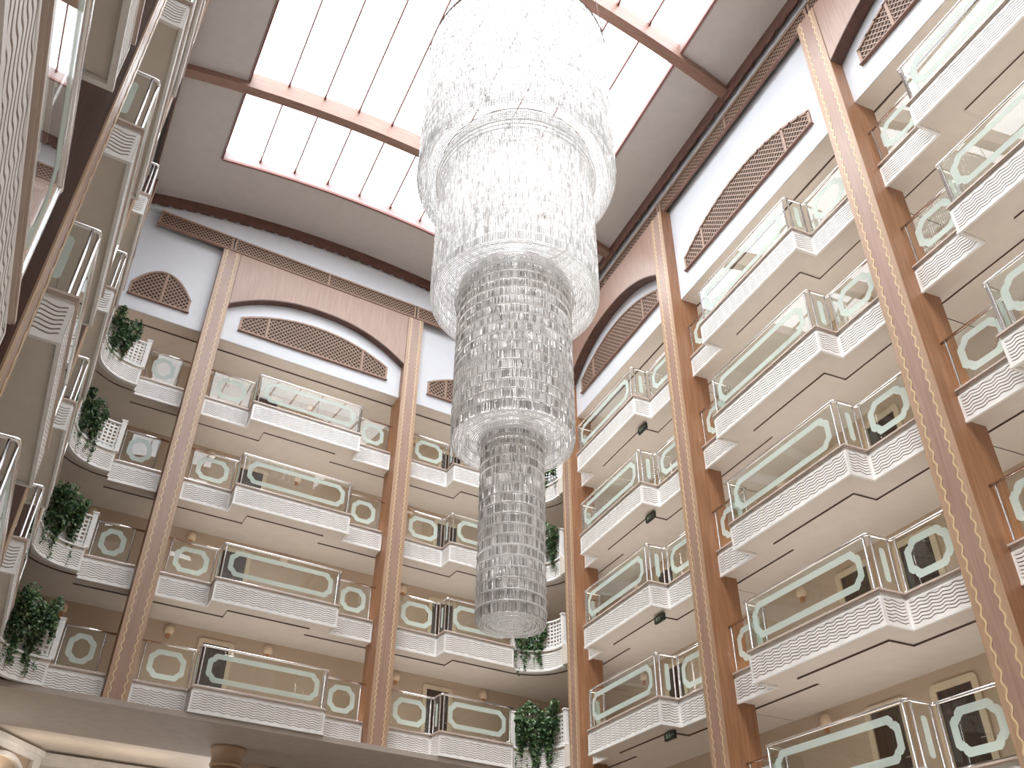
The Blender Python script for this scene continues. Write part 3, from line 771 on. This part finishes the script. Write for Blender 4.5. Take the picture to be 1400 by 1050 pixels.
# glazing bars and panes, as one window per field between beams
dl = [DB, BE[0][0], BE[1][0], BE[2][0], DF]
NPAN = 10
for q in range(4):
    d0, d1 = dl[q], dl[q + 1]
    mb = MB(); patch(mb, u_left, u_right, d0, d1, 24, 2, UPH - 0.03, False)
    w = struct('window_%d' % (q + 1), mb, M['pane'])
    for j in range(1, NPAN):
        f = j / NPAN
        a = surf(u_left(d0) + (u_right(d0) - u_left(d0)) * f, d0 + (0.13 if q else 0), UPH - 0.08); b = surf(u_left(d1) + (u_right(d1) - u_left(d1)) * f, d1 - 0.13, UPH - 0.08)
        mb = MB(); mb.bar(a, b, 0.045, 0.10)
        for e, g in ((a, 1), (b, -1)):
            dv = (Vector(b) - Vector(a)).normalized() * g; p = Vector(e)
            mb.bar(p, p + dv * 0.14, 0.065, 0.16)
        link('glazing_bar', mb.mesh('glazing_bar', M['mull']), w)
# scalloped cornice along the three walls
def cornice(fr, a, b, off, label_n, depth=0.34):
    mb = MB(); n = int((b - a) / 0.045); V = []
    for i in range(n + 1):
        s = a + (b - a) * i / n; x, y = fr.at(s, off).xy; zt = ceil_at(x, y) + 0.03
        sc = 0.07 * (abs(sin(pi * s / 0.50)) ** 0.7 + 0.45 * abs(sin(pi * s / 0.25)))
        zb = zt - 0.47 - sc
        V += [(s, off, zt), (s, off, zb), (s, off + 0.05, zb), (s, off + 0.05, zt)]
    F = []
    for i in range(n):
        p = i * 4; q = p + 4; F += [(p, p + 1, q + 1, q), (p + 1, p + 2, q + 2, q + 1), (p + 2, p + 3, q + 3, q + 2)]
    mb.add(V, F); o = struct('trim_%d' % label_n, mb, M['dark'], fr.at(0, 0, 0), fr.rz); return o
cornice(BACK, -4.6, 13.1, 0.08, 2)
cornice(RIGHT, -26.1, 5.0, 0.10, 3)
cornice(LEFT, -15, 15.6, 0.30, 4)

# ------------------------------------------------------------------ gallery walls, doors, lamps
def gallery_wall(fr, a, b, name, z0=0.0, z1=ZW + 0.1):
    mb = MB(); mb.box(a, b, GD, GD + 0.25, z0, z1); return struct(name, mb, M['wall'], fr.at(0, 0, 0), fr.rz)
gallery_wall(BACK, -7.6, 15.6, 'wall_back_gallery', rowz(3) + 0.05)
gallery_wall(RIGHT, -29.2, 6.5, 'wall_right_gallery')
gallery_wall(LEFT, -16, 18.4, 'wall_left_gallery')
def door_mesh():
    w, h = 1.16, 2.24; t = 0.15
    def rr(x0, x1, z0, z1, r):
        P = [(x0, z0), (x1, z0)]
        for k in range(7): a = pi / 2 * k / 6; P.append((x1 - r + r * cos(a), z1 - r + r * sin(a)))
        for k in range(7): a = pi / 2 + pi / 2 * k / 6; P.append((x0 + r + r * cos(a), z1 - r + r * sin(a)))
        return P
    A = rr(-w / 2, w / 2, 0, h, 0.12); B = [(-w / 2 + t, 0), (w / 2 - t, 0)] + [(w / 2 - t, h - t)] * 7 + [(-w / 2 + t, h - t)] * 7
    n = len(A); mb = MB()
    for y0 in (-0.05,):
        v = [(x, y0, z) for x, z in A] + [(x, y0, z) for x, z in B] + [(x, 0.0, z) for x, z in A] + [(x, 0.0, z) for x, z in B]
        for i in range(1, n):
            j = (i + 1) % n
            mb.add([v[i], v[j], v[n + j], v[n + i]], [(0, 1, 2, 3)]); mb.add([v[i], v[2 * n + i], v[2 * n + j], v[j]], [(0, 1, 2, 3)]); mb.add([v[n + i], v[n + j], v[3 * n + j], v[3 * n + i]], [(0, 1, 2, 3)])
    f = mb.mesh('door_frame', M['doorframe'])
    mb = MB(); mb.box(-w / 2 + t, w / 2 - t, -0.012, 0.0, 0, h - t)
    for z0, z1 in ((0.2, 0.95), (1.1, 1.9)): mb.box(-0.28, 0.28, -0.02, -0.012, z0, z1)
    l = mb.mesh('door_leaf', M['doorwood'])
    mb = MB(); mb.lathe([(0.025, 0), (0.025, 0.02)], 10); mb.bar((0, -0.06, 0), (0.12, -0.06, 0), 0.018, 0.018); mb.bar((0, 0, 0), (0, -0.06, 0), 0.018, 0.018); hd = mb.mesh('door_handle', M['chrome'])
    return f, l, hd
DF_, DLF, DH = door_mesh()
ndoor = 0
def door(fr, s, k):
    global ndoor; ndoor += 1
    t = link('door_%d' % ndoor, DLF, None, fr.at(s, GD - 0.002, rowz(k) + 0.79), fr.rz); t['kind'] = 'structure'
    link('door_frame', DF_, t); link('door_handle', DH, t, (0.34, -0.014, 1.0))
for k in range(4):
    door(BACK, 1.88, k); door(BACK, 9.85, k)
for fr, key, s, hl, l, r, words, rows in BAYS:
    if fr is RIGHT:
        for k in rows: door(fr, s - 1.03, k); door(fr, s + 0.82, k)
def sconce_meshes():
    mb = MB(); prof = [(0.11, 0.0), (0.15, 0.05), (0.16, 0.14), (0.13, 0.24), (0.06, 0.29)]; n = 14
    v = [(r * cos(pi + pi * k / n), r * sin(pi + pi * k / n) * 0.9, z) for r, z in prof for k in range(n + 1)]; m = n + 1
    mb.add(v, [(i * m + k, i * m + k + 1, (i + 1) * m + k + 1, (i + 1) * m + k) for i in range(len(prof) - 1) for k in range(n)], 0, True)
    mb.add([v[k] for k in range(m)], [list(range(m))[::-1]]); mb.add([v[(len(prof) - 1) * m + k] for k in range(m)], [list(range(m))])
    a = mb.mesh('lamp_shade', M['shade'])
    mb = MB(); mb.box(-0.05, 0.05, -0.07, 0, -0.14, 0.0); b = mb.mesh('bracket', M['bracket'])
    return a, b
SA, SB_ = sconce_meshes()
def sconce(fr, s, k, words):
    t = thing('wall_sconce', 'cream wall lamp, %s, %s' % (FLOORS[k], words), 'lamp', fr.at(s, GD, rowz(k) + 2.93), fr.rz, 'wall lamps on the gallery walls')
    link('lamp_shade', SA, t); link('bracket', SB_, t)
for k in range(4):
    sconce(BACK, -2.9, k, 'back gallery left of first column')
    sconce(BACK, 0.33, k, 'left of the left back gallery door')
    sconce(BACK, 3.58, k, 'right of the left back gallery door')
    sconce(BACK, 8.2, k, 'back gallery right of second column')
    sconce(BACK, 11.7, k, 'back gallery near the right corner')
for fr, key, s, hl, l, r, words, rows in BAYS:
    if fr is RIGHT:
        for k in rows: sconce(fr, s - 2.85, k, 'right gallery, ' + {'P': 'far bay', 'Q': 'middle bay', 'R': 'nearest bay'}[key])
# dark exit signs hanging under the far right bay soffits
for k in range(4):
    t = thing('exit_sign', 'small dark exit sign under the %s soffit, right wall bay nearest the corner' % FLOORS[k], 'sign', RIGHT.at(-19.8, 0.56, rowz(k) - 0.20), RIGHT.rz, 'exit signs under the soffits')
    mb = MB(); mb.box(-0.24, 0.24, -0.035, 0.035, 0.0, 0.215); link('sign_box', mb.mesh('sign_box', M['signbox']), t)
    mb = MB()
    for x0, x1, z0, z1 in ((-0.16, -0.06, 0.05, 0.17), (-0.02, 0.03, 0.13, 0.17), (-0.03, 0.06, 0.09, 0.125), (-0.04, 0.0, 0.045, 0.09), (0.03, 0.07, 0.05, 0.09), (0.10, 0.18, 0.095, 0.125)): mb.box(x0, x1, -0.038, -0.034, z0, z1)
    link('pictogram', mb.mesh('pictogram', M['signglyph']), t)

# ------------------------------------------------------------------ lobby storey under the back galleries
zl = rowz(3)
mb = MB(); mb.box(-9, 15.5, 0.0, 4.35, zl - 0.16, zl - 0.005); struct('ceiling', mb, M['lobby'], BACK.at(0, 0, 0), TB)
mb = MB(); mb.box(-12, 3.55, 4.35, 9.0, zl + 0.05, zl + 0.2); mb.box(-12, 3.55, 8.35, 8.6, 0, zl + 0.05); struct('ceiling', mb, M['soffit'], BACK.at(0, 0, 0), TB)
mb = MB(); mb.box(-2.1, 3.5, 8.05, 8.35, zl - 0.22, zl - 0.05); mb.box(-2.1, 3.5, 8.15, 8.35, zl - 0.42, zl - 0.22); struct('trim_5', mb, M['plaster'], BACK.at(0, 0, 0), TB)
LW = Frame((-4.75, 29.1), atan2(3.26, 1.69))
mb = MB(); mb.box(-1.0, 3.72, 0.1, 0.4, 0, zl + 0.05, 1); mb.box(-1.0, 3.72, -0.12, 0.1, zl - 0.22, zl - 0.05); mb.box(-1.0, 3.72, -0.02, 0.1, zl - 0.42, zl - 0.22); mb.box(3.3, 3.7, -0.04, 0.1, 0, zl - 0.42)
A = arch_poly(0.6, 3.2, zl - 1.25, 0.62); n = len(A); v = [(x, -0.05, z) for x, z in A] + [(x, -0.05, z + 0.14) for x, z in A] + [(x, 0.1, z) for x, z in A] + [(x, 0.1, z + 0.14) for x, z in A]
mb.add(v, [q for i in range(n - 1) for q in ((i, i + 1, n + i + 1, n + i), (i, 2 * n + i, 2 * n + i + 1, i + 1), (n + i, n + i + 1, 3 * n + i + 1, 3 * n + i))])
struct('wall_lobby_left', mb, [M['plaster'], M['wall']], LW.at(0, 0, 0), LW.rz)
mb = MB(); mb.box(3.5, 15.6, 4.35, 4.6, 0, zl); struct('wall_lobby', mb, M['wall'], BACK.at(0, 0, 0), TB)
t = thing('lobby_column', 'round tan stone lobby column with flared capital, bottom left', 'column', BACK.at(2.93, 2.75, 0), TB)
mb = MB(); mb.lathe([(0.46, 0), (0.46, zl - 0.75)], 28); link('shaft', mb.mesh('shaft', M['capital']), t)
mb = MB(); mb.lathe([(0.46, zl - 0.75), (0.50, zl - 0.72), (0.50, zl - 0.66), (0.47, zl - 0.64), (0.49, zl - 0.42), (0.52, zl - 0.36), (0.52, zl - 0.30), (0.55, zl - 0.26), (0.57, zl - 0.165)], 28); link('capital', mb.mesh('capital', M['capital']), t)
t = thing('picture_frame', 'black framed beige print on the brown lobby wall, bottom edge', 'picture', BACK.at(5.55, 4.35, zl - 1.42), TB)
mb = MB(); w, h = 0.85, 1.2
for x0, x1, z0, z1 in ((-w, w, 0, 0.08), (-w, w, h - 0.08, h), (-w, -w + 0.08, 0.08, h - 0.08), (w - 0.08, w, 0.08, h - 0.08)): mb.box(x0, x1, -0.05, 0, z0, z1)
link('frame', mb.mesh('frame', M['frame_dark']), t)
mb = MB(); mb.box(-w + 0.08, w - 0.08, -0.02, 0, 0.08, h - 0.08); link('print', mb.mesh('print', M['canvas']), t)
# floor and the walls behind the camera
mb = MB(); mb.box(-14, 17, -9, 36, -0.2, 0.0); struct('floor', mb, M['marble'])
mb = MB(); mb.box(-6, 17, -8.6, -8.3, 0, 27.5); struct('wall_front', mb, M['lobby'])

# ------------------------------------------------------------------ chandelier
CX, CY = 5.61, 13.0
ch = thing('chandelier', 'huge tiered cylindrical crystal chandelier hanging from the skylight', 'chandelier', (CX, CY, 5.56 + CAM_H), 0)
Z0 = 5.56
rnd = random.Random(3)
def strands(mb, beads, r, zt, zb, pitch, seg, w, rj=0.0, bead=0.018):
    n = int(2 * pi * r / pitch); m = max(1, round((zt - zb) / seg)); sl = (zt - zb) / m
    for i in range(n):
        a = 2 * pi * i / n + rnd.uniform(-.2, .2) / n; rr = r + rnd.uniform(-rj, rj)
        for j in range(m):
            zz = zb + sl * j; g = w * rnd.uniform(0.75, 1.1); h0 = zz + sl * 0.06; h1 = zz + sl * 0.90; th = rnd.uniform(0, pi / 2)
            x, y = rr * cos(a), rr * sin(a); c, s_ = cos(th) * g / 2, sin(th) * g / 2
            v = [(x, y, h0)] + [(x + px, y + py, h0 + sl * 0.14) for px, py in ((c, s_), (-s_, c), (-c, -s_), (s_, -c))] + [(x + px, y + py, h1 - sl * 0.10) for px, py in ((c, s_), (-s_, c), (-c, -s_), (s_, -c))] + [(x, y, h1)]
            f = [(0, 2, 1), (0, 3, 2), (0, 4, 3), (0, 1, 4), (1, 2, 6, 5), (2, 3, 7, 6), (3, 4, 8, 7), (4, 1, 5, 8), (5, 6, 9), (6, 7, 9), (7, 8, 9), (8, 5, 9)]
            mb.add(v, f)
            if beads is not None:
                b = bead; zc = zz + sl * 0.98
                beads.add([(x + b, y, zc), (x, y + b, zc), (x - b, y, zc), (x, y - b, zc), (x, y, zc + b), (x, y, zc - b)], [(0, 1, 4), (1, 2, 4), (2, 3, 4), (3, 0, 4), (1, 0, 5), (2, 1, 5), (3, 2, 5), (0, 3, 5)])
def bead_ring(mb, r, z, b=0.017, pitch=0.045):
    n = max(8, int(2 * pi * r / pitch)); V = []; F = []; k = 5
    for i in range(2 * n):
        a = pi * i / n; q = b if i % 2 == 0 else b * 0.45
        for j in range(k):
            t = 2 * pi * j / k; V.append(((r + q * cos(t)) * cos(a), (r + q * cos(t)) * sin(a), z + q * sin(t)))
    for i in range(2 * n):
        p = (i + 1) % (2 * n)
        for j in range(k): F.append((i * k + j, p * k + j, p * k + (j + 1) % k, i * k + (j + 1) % k))
    mb.add(V, F, 0, True)
TIERS = [  # top z, bottom z, radius, strand pitch, segment, width, inner radius of its underside
    (22.0, 17.02, 2.44, 0.052, 0.30, 0.040, 1.90, 'uppermost and widest crystal curtain'),
    (17.45, 13.14, 1.87, 0.046, 0.26, 0.036, 1.26, 'second crystal curtain'),
    (13.45, 9.34, 1.225, 0.038, 0.235, 0.034, 0.64, 'third crystal curtain'),
    (9.60, 5.56, 0.61, 0.031, 0.215, 0.028, 0.03, 'lowest and narrowest crystal curtain')]
for i, (zt, zb, r, pit, seg, w, ri, lab) in enumerate(TIERS):
    mb = MB(); bd = MB()
    strands(mb, bd, r, zt - Z0, zb - Z0, pit, seg, w, 0.012)
    strands(mb, None, r - 0.06, zt - Z0 + 0.05, zb - Z0 + 0.08, pit * 1.15, seg * 1.1, w * 1.1, 0.02)
    if i == 0: strands(mb, None, r - 0.2, zt - Z0 + 0.05, zb - Z0 + 0.12, pit * 1.2, seg * 1.05, w * 1.1, 0.03)
    if i > 1:
        m = max(1, round((zt - zb) / seg))
        for j in range(m): bead_ring(bd, r + 0.016, zb - Z0 + (zt - zb) / m * (j + 0.98), 0.021 if i > 1 else 0.018, 0.055)
    o = link('crystal_curtain', mb.mesh('crystal_curtain', M['crystal_skylit'] if i < 2 else M['crystal']), ch); o['kind'] = 'stuff'; o['label'] = lab
    o = link('bead_rows', bd.mesh('bead_rows', M['bead']), ch); o['kind'] = 'stuff'
    mb = MB(); rr = ri
    while rr <= r + 1e-3: bead_ring(mb, rr, zb - Z0 + 0.01 * sin(rr * 40), 0.0125 if i > 1 else 0.014); rr += 0.038
    # short stepped skirts where the next tier starts
    if i < 3:
        for q in range(3): bead_ring(mb, ri + 0.03 * q, zb - Z0 - 0.06 - 0.10 * (2 - q), 0.02)
    o = link('underside_rings', mb.mesh('underside_rings', M['bead']), ch); o['kind'] = 'stuff'
    m2 = MB(); a = [(r * cos(2 * pi * k / 64), r * sin(2 * pi * k / 64), zt - Z0 + 0.03) for k in range(64)]; m2.tube(a, 0.034 if i == 0 else 0.012, 6, True)
    link('hoop', m2.mesh('hoop', M['hoop']), ch)
for k in range(4):
    a = pi / 4 + pi / 2 * k; mb = MB(); x, y = 2.46 * cos(a), 2.46 * sin(a); zt = ceil_at(CX + x, CY + y) + UPH - 0.1
    mb.tube([(x, y, 22.03 - Z0), (x * 0.9, y * 0.9, zt - Z0 - CAM_H)], 0.012, 6); link('suspension_cable', mb.mesh('suspension_cable', M['hoop']), ch)
def lamp(name, loc, energy, col, size):
    l = bpy.data.lights.new(name, 'POINT'); l.energy = energy; l.color = col; l.shadow_soft_size = size
    o = bpy.data.objects.new(name, l); COL.objects.link(o); o.location = loc; return o
for z, e in ((20.3, 150), (18.4, 210), (15.2, 190), (12.2, 90), (10.3, 70), (8.3, 26), (6.7, 20)): lamp('chandelier_lamp', (CX, CY, z + CAM_H), e, (1.0, 0.985, 0.975), 0.25)
def gallery_fill(fr, s, off, z, lx, ly, e):  # added unseen upward fill to brighten the soffits, not a known fitting
    l = bpy.data.lights.new('gallery_fill_light', 'AREA'); l.shape = 'RECTANGLE'; l.size = lx; l.size_y = ly; l.energy = e; l.color = (1.0, 0.955, 0.90)
    o = bpy.data.objects.new('gallery_fill_light', l); COL.objects.link(o); o.location = fr.at(s, off, z); o.rotation_euler = (pi, 0, fr.rz)
for fr, key, sc, hl, l, r, words, rows in BAYS:
    if fr is not LEFT:
        for k in list(rows): gallery_fill(fr, sc, 1.05, rowz(k) + 0.80, 7.0, 0.7, 38 if k else 26)
for k in range(4): gallery_fill(BACK, 9.5, 1.1, rowz(k) + 0.80, 4.6, 0.7, 25 if k else 18)
# lobby ceiling wash
for x in (-2.2, 0.6):
    l = bpy.data.lights.new('cove_lamp', 'AREA'); l.energy = 9; l.size = 2.4; l.size_y = 0.5; l.shape = 'RECTANGLE'; l.color = (1.0, 0.86, 0.68)
    o = bpy.data.objects.new('cove_lamp', l); COL.objects.link(o); o.location = BACK.at(x, 6.3, zl - 1.0); o.rotation_euler = (pi, 0, TB)

# ------------------------------------------------------------------ sky, sun, camera
wd = bpy.data.worlds.new('sky'); S.world = wd; wd.use_nodes = True; nt = wd.node_tree
bg = nt.nodes['Background']; tc = N(nt, 'ShaderNodeTexCoord'); sx = N(nt, 'ShaderNodeSeparateXYZ'); rp = N(nt, 'ShaderNodeValToRGB')
rp.color_ramp.elements[0].position = 0.0; rp.color_ramp.elements[0].color = (0.80, 0.86, 0.93, 1); rp.color_ramp.elements[1].position = 0.9; rp.color_ramp.elements[1].color = (0.97, 0.985, 1.0, 1)
dt = N(nt, 'ShaderNodeVectorMath', operation='DOT_PRODUCT'); dt.inputs[1].default_value = (-0.66, -0.66, 0.36)
mr = N(nt, 'ShaderNodeMapRange'); mr.inputs['From Min'].default_value = -0.7; mr.inputs['From Max'].default_value = 0.9; mr.inputs['To Min'].default_value = 0.42; mr.inputs['To Max'].default_value = 1.7
ml = N(nt, 'ShaderNodeVectorMath', operation='SCALE')
nt.links.new(tc.outputs['Generated'], sx.inputs['Vector']); nt.links.new(sx.outputs['Z'], rp.inputs['Fac']); nt.links.new(rp.outputs['Color'], ml.inputs[0])
nt.links.new(tc.outputs['Generated'], dt.inputs[0]); nt.links.new(dt.outputs['Value'], mr.inputs['Value']); nt.links.new(mr.outputs['Result'], ml.inputs['Scale']); nt.links.new(ml.outputs['Vector'], bg.inputs['Color'])
bg.inputs['Strength'].default_value = 5.0
sun = bpy.data.lights.new('sun', 'SUN'); sun.energy = 4.3; sun.angle = radians(22); sun.color = (1.0, 0.97, 0.93)
so = bpy.data.objects.new('sun', sun); COL.objects.link(so); so.location = (0, 0, 40)
sd = Vector((0.36, 0.30, -1.0)).normalized(); so.rotation_euler = sd.to_track_quat('-Z', 'Y').to_euler()

cam = bpy.data.cameras.new('camera'); co = bpy.data.objects.new('camera', cam); COL.objects.link(co)
co.location = (0, 0, CAM_H); co.rotation_euler = (radians(122.93786), radians(-3.1326), radians(-19.64645))
cam.sensor_fit = 'HORIZONTAL'; cam.sensor_width = 36.0; cam.lens = 1160.9068 / 1400 * 36.0
cam.shift_x = 96.98 / 1400; cam.shift_y = 90.0 / 1400; cam.clip_end = 200; cam.clip_start = 0.05
S.camera = co
vs = S.view_settings; vs.view_transform = 'Standard'; vs.look = 'None'; vs.exposure = 0.05; vs.gamma = 1.0; vs.use_curve_mapping = False
